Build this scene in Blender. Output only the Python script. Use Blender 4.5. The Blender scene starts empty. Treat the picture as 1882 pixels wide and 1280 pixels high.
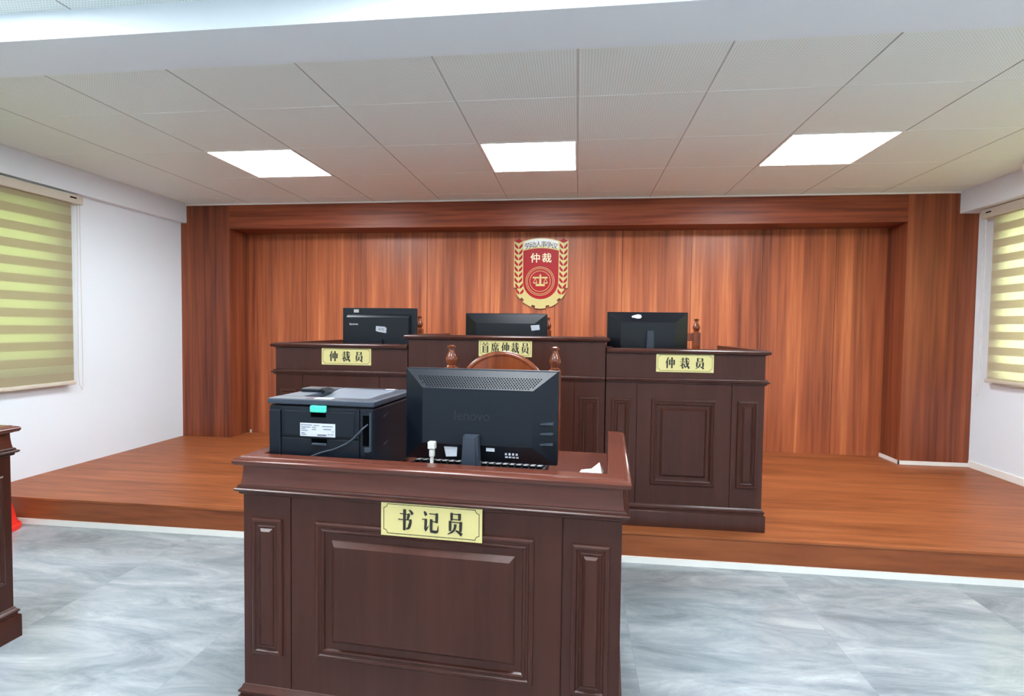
import bpy, bmesh, math, random
from math import sin, cos, pi, radians
from mathutils import Vector, Matrix

random.seed(7)
S = bpy.context.scene
COL = S.collection

# ------------------------------------------------------------------ camera
F_PX, YAW, PITCH, ROLL = 983.0142, .121, .0366, .0126
ZC = 2.3385                      # ceiling height
cam_d = bpy.data.cameras.new('camera'); cam = bpy.data.objects.new('camera', cam_d); COL.objects.link(cam)
cam_d.sensor_fit = 'HORIZONTAL'; cam_d.sensor_width = 36.0; cam_d.lens = 36.0 * F_PX / 1882.0
cam_d.clip_start = .05; cam_d.clip_end = 200
fwd = Vector((-sin(YAW) * cos(PITCH), cos(YAW) * cos(PITCH), -sin(PITCH)))
rt = Vector((cos(YAW), sin(YAW), 0)); up = rt.cross(fwd)
r2 = rt * cos(ROLL) + up * sin(ROLL); u2 = -rt * sin(ROLL) + up * cos(ROLL)
M = Matrix((r2, u2, -fwd)).transposed().to_4x4(); M.translation = (.0163, -3.2321, ZC - 1.119)
cam.matrix_world = M
S.camera = cam

# ------------------------------------------------------------------ world, exposure
W = bpy.data.worlds.new('daylight'); S.world = W; W.use_nodes = True
nt = W.node_tree; nt.nodes.clear()
wo = nt.nodes.new('ShaderNodeOutputWorld'); bg = nt.nodes.new('ShaderNodeBackground')
tc = nt.nodes.new('ShaderNodeTexCoord'); sx = nt.nodes.new('ShaderNodeSeparateXYZ'); rp = nt.nodes.new('ShaderNodeValToRGB')
nt.links.new(tc.outputs['Generated'], sx.inputs[0]); nt.links.new(sx.outputs['Z'], rp.inputs[0])
rp.color_ramp.elements[0].position = .0; rp.color_ramp.elements[0].color = (.80, .88, .60, 1)
rp.color_ramp.elements[1].position = .45; rp.color_ramp.elements[1].color = (.92, .96, 1.0, 1)
sd = nt.nodes.new('ShaderNodeValToRGB'); sd.color_ramp.elements[0].position = .25; sd.color_ramp.elements[0].color = (.50, .60, .40, 1)
sd.color_ramp.elements[1].position = .75; sd.color_ramp.elements[1].color = (1, 1, 1, 1)
ma = nt.nodes.new('ShaderNodeMath'); ma.operation = 'MULTIPLY_ADD'; ma.inputs[1].default_value = .5; ma.inputs[2].default_value = .5
nt.links.new(sx.outputs['X'], ma.inputs[0]); nt.links.new(ma.outputs[0], sd.inputs[0])
mu = nt.nodes.new('ShaderNodeMix'); mu.data_type = 'RGBA'; mu.blend_type = 'MULTIPLY'; mu.inputs[0].default_value = 1
nt.links.new(rp.outputs[0], mu.inputs[6]); nt.links.new(sd.outputs[0], mu.inputs[7])
nt.links.new(mu.outputs[2], bg.inputs[0]); bg.inputs[1].default_value = 5.0
nt.links.new(bg.outputs[0], wo.inputs[0])
S.view_settings.view_transform = 'Standard'; S.view_settings.look = 'None'
S.view_settings.gamma = 1.0; S.view_settings.use_curve_mapping = False
S.view_settings.exposure = 1.06
LAMP = 20.0                       # radiance of the ceiling light diffusers
S.cycles.max_bounces = 10; S.cycles.diffuse_bounces = 6; S.cycles.glossy_bounces = 4
S.cycles.transmission_bounces = 6; S.cycles.transparent_max_bounces = 10
S.cycles.use_denoising = True
S.cycles.sample_clamp_indirect = 6.0

# ------------------------------------------------------------------ materials
def lin(r, g, b):
    f = lambda c: c / 12.92 if c <= .04045 else ((c + .055) / 1.055) ** 2.4
    return (f(r / 255), f(g / 255), f(b / 255), 1)

def mat(name, col, rough=.5, metal=0., spec=.5, emit=None, coat=0.):
    m = bpy.data.materials.new(name); m.use_nodes = True
    b = m.node_tree.nodes['Principled BSDF']
    b.inputs['Base Color'].default_value = col; b.inputs['Roughness'].default_value = rough
    b.inputs['Metallic'].default_value = metal; b.inputs['Specular IOR Level'].default_value = spec
    b.inputs['Coat Weight'].default_value = coat; b.inputs['Coat Roughness'].default_value = .15
    if emit:
        b.inputs['Emission Color'].default_value = emit[0]; b.inputs['Emission Strength'].default_value = emit[1]
    return m

def nodes(m): return m.node_tree.nodes, m.node_tree.links, m.node_tree.nodes['Principled BSDF']

def ramp(n, stops):
    r = n.new('ShaderNodeValToRGB'); e = r.color_ramp.elements
    while len(e) < len(stops): e.new(.5)
    for el, (p, c) in zip(e, stops): el.position = p; el.color = c
    return r

def math_n(n, l, op, a, b=None):
    x = n.new('ShaderNodeMath'); x.operation = op
    for i, v in enumerate((a, b)):
        if v is None: continue
        if isinstance(v, (int, float)): x.inputs[i].default_value = v
        else: l.new(v, x.inputs[i])
    return x.outputs[0]

def wood(name, cols, scale, rough=.35, fine=4., spec=.5, seam=None, detail=6, coat=0., bump=.0, plank=None):
    """streaked wood; scale stretches the grain along one axis; seam = (axis, pitch, offset) for thin dark joints;
    plank = (pitch across, axis) shifts the grain from board to board"""
    m = mat(name, cols[0], rough, spec=spec, coat=coat); n, l, b = nodes(m)
    t = n.new('ShaderNodeTexCoord'); mp = n.new('ShaderNodeMapping'); mp.inputs['Scale'].default_value = scale
    l.new(t.outputs['Object'], mp.inputs[0])
    src = mp.outputs[0]
    sp = n.new('ShaderNodeSeparateXYZ'); l.new(t.outputs['Object'], sp.inputs[0])
    if plank:
        k = math_n(n, l, 'FLOOR', math_n(n, l, 'DIVIDE', sp.outputs[plank[1]], plank[0]))
        wn = n.new('ShaderNodeTexWhiteNoise'); wn.noise_dimensions = '1D'; l.new(k, wn.inputs['W'])
        va = n.new('ShaderNodeVectorMath'); va.operation = 'MULTIPLY_ADD'
        l.new(wn.outputs['Color'], va.inputs[0]); va.inputs[1].default_value = (9, 9, 9); l.new(src, va.inputs[2]); src = va.outputs[0]
    a = n.new('ShaderNodeTexNoise'); a.inputs['Scale'].default_value = 1.; a.inputs['Detail'].default_value = detail
    a.inputs['Roughness'].default_value = .62; a.inputs['Distortion'].default_value = .12; l.new(src, a.inputs['Vector'])
    c = n.new('ShaderNodeTexNoise'); c.inputs['Scale'].default_value = fine; c.inputs['Detail'].default_value = 3; l.new(src, c.inputs['Vector'])
    mx = n.new('ShaderNodeMix'); mx.data_type = 'FLOAT'; mx.inputs[0].default_value = .32
    l.new(a.outputs['Fac'], mx.inputs[2]); l.new(c.outputs['Fac'], mx.inputs[3])
    k = len(cols); r = ramp(n, [(.32 + .36 * i / (k - 1), cc) for i, cc in enumerate(cols)])
    l.new(mx.outputs[0], r.inputs[0]); out = r.outputs[0]
    if seam:
        ax, pitch, off, w = seam
        fr = math_n(n, l, 'FRACT', math_n(n, l, 'DIVIDE', math_n(n, l, 'SUBTRACT', sp.outputs[ax], off - w / 2), pitch))
        s = math_n(n, l, 'LESS_THAN', fr, w / pitch)
        mc = n.new('ShaderNodeMix'); mc.data_type = 'RGBA'; l.new(s, mc.inputs[0]); l.new(out, mc.inputs[6])
        mc.inputs[7].default_value = tuple(x * .35 for x in cols[0][:3]) + (1,); out = mc.outputs[2]
    l.new(out, b.inputs['Base Color'])
    if bump:
        bp = n.new('ShaderNodeBump'); bp.inputs['Strength'].default_value = bump; bp.inputs['Distance'].default_value = .002
        l.new(mx.outputs[0], bp.inputs['Height']); l.new(bp.outputs[0], b.inputs['Normal'])
    return m

WALLW = [lin(98, 48, 32), lin(144, 76, 48), lin(176, 97, 60), lin(210, 130, 82)]
m_panel = wood('wood_panel_vertical', WALLW, (7.5, 7.5, .22), .36, 5., spec=.3, seam=(0, .6, .408, .004))
m_pilaster = wood('wood_pilaster', [lin(76, 36, 26), lin(112, 56, 37), lin(140, 74, 47), lin(164, 92, 58)], (7.5, 7.5, .2), .36, 5., spec=.3)
m_header = wood('wood_header', [lin(88, 40, 27), lin(128, 62, 40), lin(154, 84, 54)], (.5, 12, 12), .4, 4., spec=.25)
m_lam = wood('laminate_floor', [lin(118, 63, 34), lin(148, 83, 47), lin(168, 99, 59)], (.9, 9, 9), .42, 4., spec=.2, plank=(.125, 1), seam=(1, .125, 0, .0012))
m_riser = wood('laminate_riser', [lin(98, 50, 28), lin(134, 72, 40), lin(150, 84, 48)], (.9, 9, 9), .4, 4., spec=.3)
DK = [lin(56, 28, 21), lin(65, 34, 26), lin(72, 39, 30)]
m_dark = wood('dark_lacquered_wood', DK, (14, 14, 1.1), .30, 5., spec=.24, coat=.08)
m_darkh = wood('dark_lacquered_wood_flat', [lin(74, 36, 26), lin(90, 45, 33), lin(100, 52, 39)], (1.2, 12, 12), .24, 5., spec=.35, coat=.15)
m_chair = wood('red_brown_chair_wood', [lin(78, 36, 20), lin(112, 54, 28), lin(130, 66, 34)], (10, 10, 1.2), .2, 4., spec=.4, coat=.2)
m_wall = mat('white_paint', lin(230, 238, 244), .65, spec=.3)
m_trimw = mat('white_trim', lin(238, 236, 230), .4)
m_beam = mat('white_beam_paint', lin(234, 240, 244), .6)
m_gap = mat('tile_joint', lin(255, 255, 252), .6)
m_joint = mat('dark_tile_joint', lin(160, 160, 156), .6)
m_black = mat('black_plastic', lin(10, 17, 27), .42, spec=.32)
m_blackg = mat('black_gloss_plastic', lin(9, 13, 21), .32, spec=.35)
m_grey = mat('dark_grey_plastic', lin(46, 54, 66), .42)
m_dkhole = mat('vent_hole_black', lin(6, 7, 9), .9, spec=.0)
m_screen = mat('dark_screen', lin(12, 13, 16), .15)
m_green = mat('turquoise_tab', lin(70, 205, 175), .4)
m_label = mat('label_paper', lin(196, 200, 208), .7, spec=.2)
m_ink = mat('grey_print', lin(92, 96, 108), .6)
m_black_ink = mat('black_lettering', lin(30, 28, 18), .45)
m_gold = mat('brushed_gold_plate', lin(214, 199, 134), .42, metal=.08)
m_goldedge = mat('pale_gold', lin(194, 176, 112), .45, metal=.1)
m_red = mat('red_enamel', lin(158, 8, 20), .45, spec=.25)
m_silver = mat('silver_band', lin(196, 192, 184), .35, metal=.1)
m_white_cable = mat('white_cable', lin(205, 204, 198), .6)
m_cone = mat('red_orange_plastic', lin(236, 44, 30), .4)
m_paper = mat('white_paper', lin(240, 240, 240), .7)
m_cream = mat('cream_plastic', lin(204, 196, 180), .45)
m_seat = mat('brown_leather', lin(88, 48, 30), .45)
m_lamp = mat('light_diffuser', (1, 1, 1, 1), .5, emit=((.925, .995, 1.05, 1), LAMP))
m_frame = mat('window_frame_white', lin(228, 230, 230), .4)

def glass_mat():
    m = bpy.data.materials.new('window_glass'); m.use_nodes = True; n = m.node_tree.nodes; l = m.node_tree.links; n.clear()
    o = n.new('ShaderNodeOutputMaterial'); mx = n.new('ShaderNodeMixShader'); t = n.new('ShaderNodeBsdfTransparent'); g = n.new('ShaderNodeBsdfGlossy')
    t.inputs[0].default_value = (.9, .95, .92, 1); g.inputs['Roughness'].default_value = .02
    f = n.new('ShaderNodeFresnel'); f.inputs[0].default_value = 1.45
    l.new(f.outputs[0], mx.inputs[0]); l.new(t.outputs[0], mx.inputs[1]); l.new(g.outputs[0], mx.inputs[2]); l.new(mx.outputs[0], o.inputs[0])
    return m
m_glass = glass_mat()

def blind_mat(name, pitch, z0, dense, sheer, duty, open_):
    """zebra fabric: dense woven bands alternate with sheer mesh bands down the cloth"""
    m = bpy.data.materials.new(name); m.use_nodes = True; n = m.node_tree.nodes; l = m.node_tree.links; n.clear()
    o = n.new('ShaderNodeOutputMaterial'); t = n.new('ShaderNodeTexCoord'); sp = n.new('ShaderNodeSeparateXYZ'); l.new(t.outputs['Object'], sp.inputs[0])
    fr = math_n(n, l, 'FRACT', math_n(n, l, 'DIVIDE', math_n(n, l, 'SUBTRACT', sp.outputs[2], z0), pitch))
    isd = math_n(n, l, 'LESS_THAN', fr, duty)
    nz = n.new('ShaderNodeTexNoise'); nz.inputs['Scale'].default_value = 60; mp = n.new('ShaderNodeMapping'); mp.inputs['Scale'].default_value = (1, 1, 14)
    l.new(t.outputs['Object'], mp.inputs[0]); l.new(mp.outputs[0], nz.inputs['Vector'])
    def cloth(col, k, op):
        d = n.new('ShaderNodeBsdfDiffuse'); tr = n.new('ShaderNodeBsdfTranslucent'); mx = n.new('ShaderNodeMixShader'); mx.inputs[0].default_value = k
        hs = n.new('ShaderNodeMix'); hs.data_type = 'RGBA'; l.new(nz.outputs['Fac'], hs.inputs[0])
        hs.inputs[6].default_value = tuple(c * .88 for c in col[:3]) + (1,); hs.inputs[7].default_value = tuple(min(1, c * 1.1) for c in col[:3]) + (1,)
        l.new(hs.outputs[2], d.inputs[0]); l.new(hs.outputs[2], tr.inputs[0])
        l.new(d.outputs[0], mx.inputs[1]); l.new(tr.outputs[0], mx.inputs[2])
        tp = n.new('ShaderNodeBsdfTransparent'); m2 = n.new('ShaderNodeMixShader'); m2.inputs[0].default_value = op
        l.new(mx.outputs[0], m2.inputs[1]); l.new(tp.outputs[0], m2.inputs[2]); return m2.outputs[0]
    a = cloth(dense, .40, .0); b = cloth(sheer, .6, open_)
    f = n.new('ShaderNodeMixShader'); l.new(isd, f.inputs[0]); l.new(b, f.inputs[1]); l.new(a, f.inputs[2]); l.new(f.outputs[0], o.inputs[0])
    return m
m_blindL = blind_mat('zebra_fabric_left', .1135, .80, lin(194, 183, 152), lin(214, 210, 180), .52, .06)
m_blindR = blind_mat('zebra_fabric_right', .1135, .84, lin(210, 200, 172), lin(236, 230, 204), .52, .25)

def ceiling_mat():
    m = mat('perforated_ceiling_tile', lin(214, 212, 206), .5, spec=.25); n, l, b = nodes(m)
    t = n.new('ShaderNodeTexCoord'); sp = n.new('ShaderNodeSeparateXYZ'); l.new(t.outputs['Object'], sp.inputs[0])
    P = .0125
    fx = math_n(n, l, 'SUBTRACT', math_n(n, l, 'FRACT', math_n(n, l, 'DIVIDE', sp.outputs[0], P)), .5)
    fy = math_n(n, l, 'SUBTRACT', math_n(n, l, 'FRACT', math_n(n, l, 'DIVIDE', sp.outputs[1], P)), .5)
    d = math_n(n, l, 'ADD', math_n(n, l, 'MULTIPLY', fx, fx), math_n(n, l, 'MULTIPLY', fy, fy))
    hole = math_n(n, l, 'LESS_THAN', d, .045)
    mx = n.new('ShaderNodeMix'); mx.data_type = 'RGBA'; l.new(hole, mx.inputs[0])
    mx.inputs[6].default_value = lin(236, 243, 239); mx.inputs[7].default_value = lin(200, 207, 203)
    l.new(mx.outputs[2], b.inputs['Base Color']); return m
m_ceil = ceiling_mat()

def marble_mat():
    m = mat('grey_marble_tile', lin(190, 200, 206), .14); n, l, b = nodes(m)
    t = n.new('ShaderNodeTexCoord'); sp = n.new('ShaderNodeSeparateXYZ'); l.new(t.outputs['Object'], sp.inputs[0])
    T = .8
    gx = math_n(n, l, 'DIVIDE', math_n(n, l, 'SUBTRACT', sp.outputs[0], .245), T); gy = math_n(n, l, 'DIVIDE', math_n(n, l, 'ADD', sp.outputs[1], 1.165), T)
    cid = math_n(n, l, 'ADD', math_n(n, l, 'FLOOR', gx), math_n(n, l, 'MULTIPLY', math_n(n, l, 'FLOOR', gy), 17.3))
    wn = n.new('ShaderNodeTexWhiteNoise'); wn.noise_dimensions = '1D'; l.new(cid, wn.inputs['W'])
    mp = n.new('ShaderNodeMapping'); mp.inputs['Rotation'].default_value = (0, 0, radians(-48)); mp.inputs['Scale'].default_value = (1, 3.2, 1)
    l.new(t.outputs['Object'], mp.inputs[0])
    va = n.new('ShaderNodeVectorMath'); va.operation = 'MULTIPLY_ADD'; l.new(wn.outputs['Color'], va.inputs[0]); va.inputs[1].default_value = (6, 6, 6); l.new(mp.outputs[0], va.inputs[2])
    a = n.new('ShaderNodeTexNoise'); a.inputs['Scale'].default_value = 2.0; a.inputs['Detail'].default_value = 11; a.inputs['Roughness'].default_value = .74; a.inputs['Distortion'].default_value = .7
    l.new(va.outputs[0], a.inputs['Vector'])
    r = ramp(n, [(.28, lin(108, 116, 122)), (.46, lin(138, 145, 150)), (.60, lin(160, 165, 169)), (.78, lin(194, 197, 197))]); l.new(a.outputs['Fac'], r.inputs[0])
    ex = math_n(n, l, 'LESS_THAN', math_n(n, l, 'ABSOLUTE', math_n(n, l, 'SUBTRACT', math_n(n, l, 'FRACT', gx), .0)), .0022)
    ey = math_n(n, l, 'LESS_THAN', math_n(n, l, 'FRACT', gy), .0022)
    e = math_n(n, l, 'MAXIMUM', ex, ey)
    mx = n.new('ShaderNodeMix'); mx.data_type = 'RGBA'; l.new(e, mx.inputs[0]); l.new(r.outputs[0], mx.inputs[6]); mx.inputs[7].default_value = lin(134, 142, 150)
    l.new(mx.outputs[2], b.inputs['Base Color'])
    return m
m_floor = marble_mat()

# ------------------------------------------------------------------ mesh helpers
def link(name, bm, m, parent=None, smooth=False, loc=None):
    bmesh.ops.recalc_face_normals(bm, faces=bm.faces)
    me = bpy.data.meshes.new(name); bm.to_mesh(me); bm.free()
    for mm in (m if isinstance(m, (list, tuple)) else [m]): me.materials.append(mm)
    o = bpy.data.objects.new(name, me); COL.objects.link(o)
    if parent: o.parent = parent
    if loc: o.location = loc
    if smooth:
        for p in me.polygons: p.use_smooth = True
        try: me.set_sharp_from_angle(angle=radians(38))
        except Exception: pass
    return o

def B(): return bmesh.new()

def box(bm, x0, x1, y0, y1, z0, z1, bev=0., mi=0, seg=2):
    vs = [bm.verts.new(p) for p in ((x0, y0, z0), (x1, y0, z0), (x1, y1, z0), (x0, y1, z0), (x0, y0, z1), (x1, y0, z1), (x1, y1, z1), (x0, y1, z1))]
    fs = [bm.faces.new([vs[i] for i in f]) for f in ((3, 2, 1, 0), (4, 5, 6, 7), (0, 1, 5, 4), (1, 2, 6, 5), (2, 3, 7, 6), (3, 0, 4, 7))]
    for f in fs: f.material_index = mi
    if bev:
        es = list({e for f in fs for e in f.edges})
        r = bmesh.ops.bevel(bm, geom=es, offset=bev, segments=seg, affect='EDGES', profile=.5, clamp_overlap=True)
        for f in r['faces']: f.material_index = mi
    return bm

def prism(bm, pts, plane, d0, d1, mi=0):
    """extrude a 2-D outline; plane 'xz' extrudes along y, 'xy' along z, 'yz' along x"""
    def P(a, b, d): return {'xz': (a, d, b), 'xy': (a, b, d), 'yz': (d, a, b)}[plane]
    A = [bm.verts.new(P(a, b, d0)) for a, b in pts]; C = [bm.verts.new(P(a, b, d1)) for a, b in pts]
    n = len(pts)
    fs = [bm.faces.new(A), bm.faces.new(C[::-1])] + [bm.faces.new((A[i], C[i], C[(i + 1) % n], A[(i + 1) % n])) for i in range(n)]
    for f in fs: f.material_index = mi
    return bm

def lathe(bm, prof, cx, cy, z0, seg=20, mi=0):
    rings = []
    for r, z in prof: rings.append([bm.verts.new((cx + r * cos(2 * pi * i / seg), cy + r * sin(2 * pi * i / seg), z0 + z)) for i in range(seg)])
    for a, b in zip(rings, rings[1:]):
        for i in range(seg): bm.faces.new((a[i], a[(i + 1) % seg], b[(i + 1) % seg], b[i])).material_index = mi
    bm.faces.new(rings[0][::-1]).material_index = mi; bm.faces.new(rings[-1]).material_index = mi
    return bm

def tube(bm, pts, r, seg=8, mi=0):
    pts = [Vector(p) for p in pts]; rings = []; prev = None
    for i, p in enumerate(pts):
        t = (pts[min(i + 1, len(pts) - 1)] - pts[max(i - 1, 0)]).normalized()
        a = t.cross(Vector((0, 0, 1))) if prev is None else prev - t * prev.dot(t)
        if a.length < 1e-4: a = t.cross(Vector((1, 0, 0)))
        a.normalize(); prev = a; b = t.cross(a)
        rr = r[i] if isinstance(r, (list, tuple)) else r
        rings.append([bm.verts.new(p + (a * cos(2 * pi * k / seg) + b * sin(2 * pi * k / seg)) * rr) for k in range(seg)])
    for a, b in zip(rings, rings[1:]):
        for k in range(seg): bm.faces.new((a[k], a[(k + 1) % seg], b[(k + 1) % seg], b[k])).material_index = mi
    bm.faces.new(rings[0][::-1]).material_index = mi; bm.faces.new(rings[-1]).material_index = mi
    return bm

def spline(pts, n=8):
    pts = [Vector(p) for p in pts]; out = []
    for i in range(len(pts) - 1):
        p0, p1, p2, p3 = pts[max(i - 1, 0)], pts[i], pts[i + 1], pts[min(i + 2, len(pts) - 1)]
        for k in range(n):
            t = k / n
            out.append(.5 * ((2 * p1) + (p2 - p0) * t + (2 * p0 - 5 * p1 + 4 * p2 - p3) * t * t + (3 * p1 - p0 - 3 * p2 + p3) * t ** 3))
    return out + [pts[-1]]

def sweep_u(bm, prof, x0, x1, y0, y1, ol=1., orr=1.):
    """closed profile (out, z) swept round the left, front and right of a body; out>0 stands proud. ol/orr=0 trims the outward part there"""
    rows = []
    for o, z in prof:
        l = o if o < 0 else o * ol; r = o if o < 0 else o * orr
        rows.append([bm.verts.new(p) for p in ((x0 - l, y1, z), (x0 - l, y0 - o, z), (x1 + r, y0 - o, z), (x1 + r, y1, z))])
    n = len(rows)
    for i in range(n):
        a, b = rows[i], rows[(i + 1) % n]
        for k in range(3): bm.faces.new((a[k], a[k + 1], b[k + 1], b[k]))
    bm.faces.new([r[0] for r in rows]); bm.faces.new([r[3] for r in rows][::-1])
    return bm

def rings_panel(bm, x0, x1, z0, z1, prof, y=0.):
    """a framed raised field on a front face: concentric rectangles (inset, proud)"""
    loops = []
    for ins, pr in prof:
        loops.append([bm.verts.new(p) for p in ((x0 + ins, y - pr, z0 + ins), (x1 - ins, y - pr, z0 + ins), (x1 - ins, y - pr, z1 - ins), (x0 + ins, y - pr, z1 - ins))])
    for a, b in zip(loops, loops[1:]):
        for k in range(4): bm.faces.new((a[k], a[(k + 1) % 4], b[(k + 1) % 4], b[k]))
    bm.faces.new(loops[-1])
    return bm

def thing(name, label, cat, loc=(0, 0, 0), rz=0., group=None):
    o = bpy.data.objects.new(name, None); COL.objects.link(o); o.empty_display_size = .1
    o.location = loc; o.rotation_euler = (0, 0, rz); o['label'] = label; o['category'] = cat
    if group: o['group'] = group
    return o

def tag(o, label, cat, group=None):
    o['label'] = label; o['category'] = cat
    if group: o['group'] = group
    return o

def struct(name, bm, m, parent=None, label=None, cat=None):
    o = link(name, bm, m, parent)
    if not parent:
        o['kind'] = 'structure'; o['label'] = label; o['category'] = cat
    return o

def copy_tree(o, parent=None):
    c = o.copy(); COL.objects.link(c); c.parent = parent
    for ch in list(o.children): copy_tree(ch, c)
    return c

def text_mesh(body, size, ext=.001, off=0.):
    cu = bpy.data.curves.new('lettering', 'FONT'); cu.body = body; cu.size = size; cu.extrude = ext; cu.offset = off
    cu.align_x = 'CENTER'; cu.align_y = 'CENTER'
    o = bpy.data.objects.new('lettering', cu); COL.objects.link(o)
    dg = bpy.context.evaluated_depsgraph_get(); dg.update()
    me = bpy.data.meshes.new_from_object(o.evaluated_get(dg)); bpy.data.objects.remove(o); bpy.data.curves.remove(cu)
    return me

def text_into(bm, body, size, origin, rot=0., ext=.0008, off=0., mirror=False):
    """text lying in the xz plane facing -y"""
    me = text_mesh(body, size, ext, off)
    R = Matrix.Translation(origin) @ Matrix.Rotation(rot, 4, 'Y') @ Matrix.Rotation(pi / 2, 4, 'X')
    me.transform(R); bm.from_mesh(me); bpy.data.meshes.remove(me)
    return bm

# ------------------------------------------------------------------ setting
XL, XR, YB = -3.69, 3.13, -6.2         # side walls, rear wall
YW, YR = 1.4085, 1.68                  # pilaster front, recessed panelling
PL, YP = .161, -.4035                  # platform height and front edge
XPL, XPR = -3.2, 2.614                 # inner edges of the pilasters
ZH = ZC - .231                         # underside of the header

b = B(); box(b, XL - .3, XR + .3, YB - .3, YR + .3, -.12, 0)
struct('floor', b, m_floor, label='pale grey marble tiled floor with diagonal streaks', cat='floor')
b = B(); box(b, XL, XR, YP, YR, .0, PL - .012)
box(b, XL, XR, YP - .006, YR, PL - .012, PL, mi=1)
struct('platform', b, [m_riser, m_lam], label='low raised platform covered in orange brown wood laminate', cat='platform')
b = B(); box(b, XL, XR, YP - .012, YP, 0, .032)
struct('baseboard_front', b, m_trimw, label='thin white strip along the foot of the platform riser', cat='trim')

def wall_with_hole(x0, x1, y0, y1, z1, hy0, hy1, hz0, hz1):
    b = B(); box(b, x0, x1, y0, hy0, 0, z1); box(b, x0, x1, hy1, y1, 0, z1); box(b, x0, x1, hy0, hy1, 0, hz0); box(b, x0, x1, hy0, hy1, hz1, z1)
    return b
WL = (-1.85, .18, .9, 2.05); WR = (-1.0, 1.10, .862, 2.08)
struct('wall_left', wall_with_hole(XL - .24, XL, YB, YR + .1, ZC + .1, *WL), m_wall, label='white painted wall on the left with a window', cat='wall')
struct('wall_right', wall_with_hole(XR, XR + .24, YB, YR + .1, ZC + .1, *WR), m_wall, label='white painted wall on the right with a window', cat='wall')
b = B(); box(b, XL - .24, XR + .24, YB - .2, YB, 0, ZC + .1)
struct('wall_rear', b, m_wall, label='white painted wall behind the viewer', cat='wall')
b = B(); box(b, XL, XR, YR, YR + .1, 0, ZC + .1)
struct('wall_back', b, m_panel, label='recessed wall of red brown wood boards with vertical grain', cat='wall')
def pilaster(name, x0, x1, label):
    b = B(); box(b, x0, x1, YW, YR - .001, PL, ZC - .003)
    return struct(name, b, m_pilaster, label=label, cat='wall panel')
pilaster('pilaster', XL, XPL, 'wide wood pilaster at the left end of the panelled wall')
pilaster('pilaster', XPR, XR, 'wide wood pilaster at the right end of the panelled wall')
b = B(); box(b, XPL, XPR, YW + .002, YR - .001, ZH, ZC - .003)
struct('header_beam', b, m_header, label='wood header across the top of the recessed panelling, horizontal grain', cat='beam')
b = B(); box(b, XPR - .008, XR, YW - .008, YW, PL, PL + .03); box(b, XPR - .008, XPR, YW - .008, YR, PL, PL + .03)
struct('baseboard_right', b, m_trimw, label='thin white strip at the foot of the right wood pilaster', cat='trim')
b = B(); box(b, XR - .010, XR, YP + .01, YW - .009, PL, PL + .055, .003)
struct('baseboard_side', b, m_trimw, label='white skirting strip along the right wall on the platform', cat='trim')
b = B(); box(b, XL, XR, YW - .014, YW, ZC - .012, ZC - .001)
struct('trim_1', b, m_trimw, label='thin cream edge strip where ceiling meets the wood header', cat='trim')
# boxed-in bulkheads and the dropped beam
ZB = ZC - .171
b = B(); box(b, XL, -3.631, YB, YW - .001, ZB, ZC)
struct('bulkhead', b, m_wall, label='white boxed bulkhead along the top of the left wall', cat='beam')
b = B(); box(b, 2.99, XR, YB, YW - .001, ZB, ZC)
struct('bulkhead', b, m_wall, label='white boxed bulkhead along the top of the right wall', cat='beam')
b = B(); box(b, -3.631, 2.99, -1.485, -1.235, 2.24, ZC)
struct('ceiling_beam', b, m_beam, label='white dropped beam crossing the ceiling near the viewer', cat='beam')

# ceiling of 0.6 m tiles: rows counted from the row of lights
LIGHTS = [(-1, 0), (2, 0), (-4, 0)]
ADDED_REAR = [(-4, -4), (-1, -4), (2, -4), (-4, -8), (-1, -8), (2, -8)]  # out-of-view panels on the near side, added to light the room
b = B(); box(b, XL, XR, YB, YR, ZC + .0018, ZC + .05, mi=1)
for i in range(-6, 6):                                    # darker joints along the depth of the room
    box(b, i * .6 - .0011, i * .6 + .0011, YB, YW, ZC - .0002, ZC + .004, mi=2)
for i in range(-7, 6):
    for j in range(-13, 3):
        if (i, j) in LIGHTS or (i, j) in ADDED_REAR: continue
        x0, x1, y0, y1 = i * .6, i * .6 + .6, j * .6, j * .6 + .6
        x0, x1 = max(x0, XL), min(x1, XR); y0, y1 = max(y0, YB), min(y1, YW)
        if x1 - x0 < .02 or y1 - y0 < .02: continue
        g = .003
        p = [(x0 + g, y0 + g), (x1 - g, y0 + g), (x1 - g, y1 - g), (x0 + g, y1 - g)]
        q = [(x0 + g + .0006, y0 + g + .0006), (x1 - g - .0006, y0 + g + .0006), (x1 - g - .0006, y1 - g - .0006), (x0 + g + .0006, y1 - g - .0006)]
        A = [b.verts.new((u, v, ZC + .0018)) for u, v in p]; C = [b.verts.new((u, v, ZC)) for u, v in q]
        b.faces.new(C)
        for k in range(4): b.faces.new((A[k], A[(k + 1) % 4], C[(k + 1) % 4], C[k]))
o = link('ceiling', b, [m_ceil, m_gap, m_joint]); o['kind'] = 'structure'; o['label'] = 'white ceiling of square perforated metal tiles'; o['category'] = 'ceiling'

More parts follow.
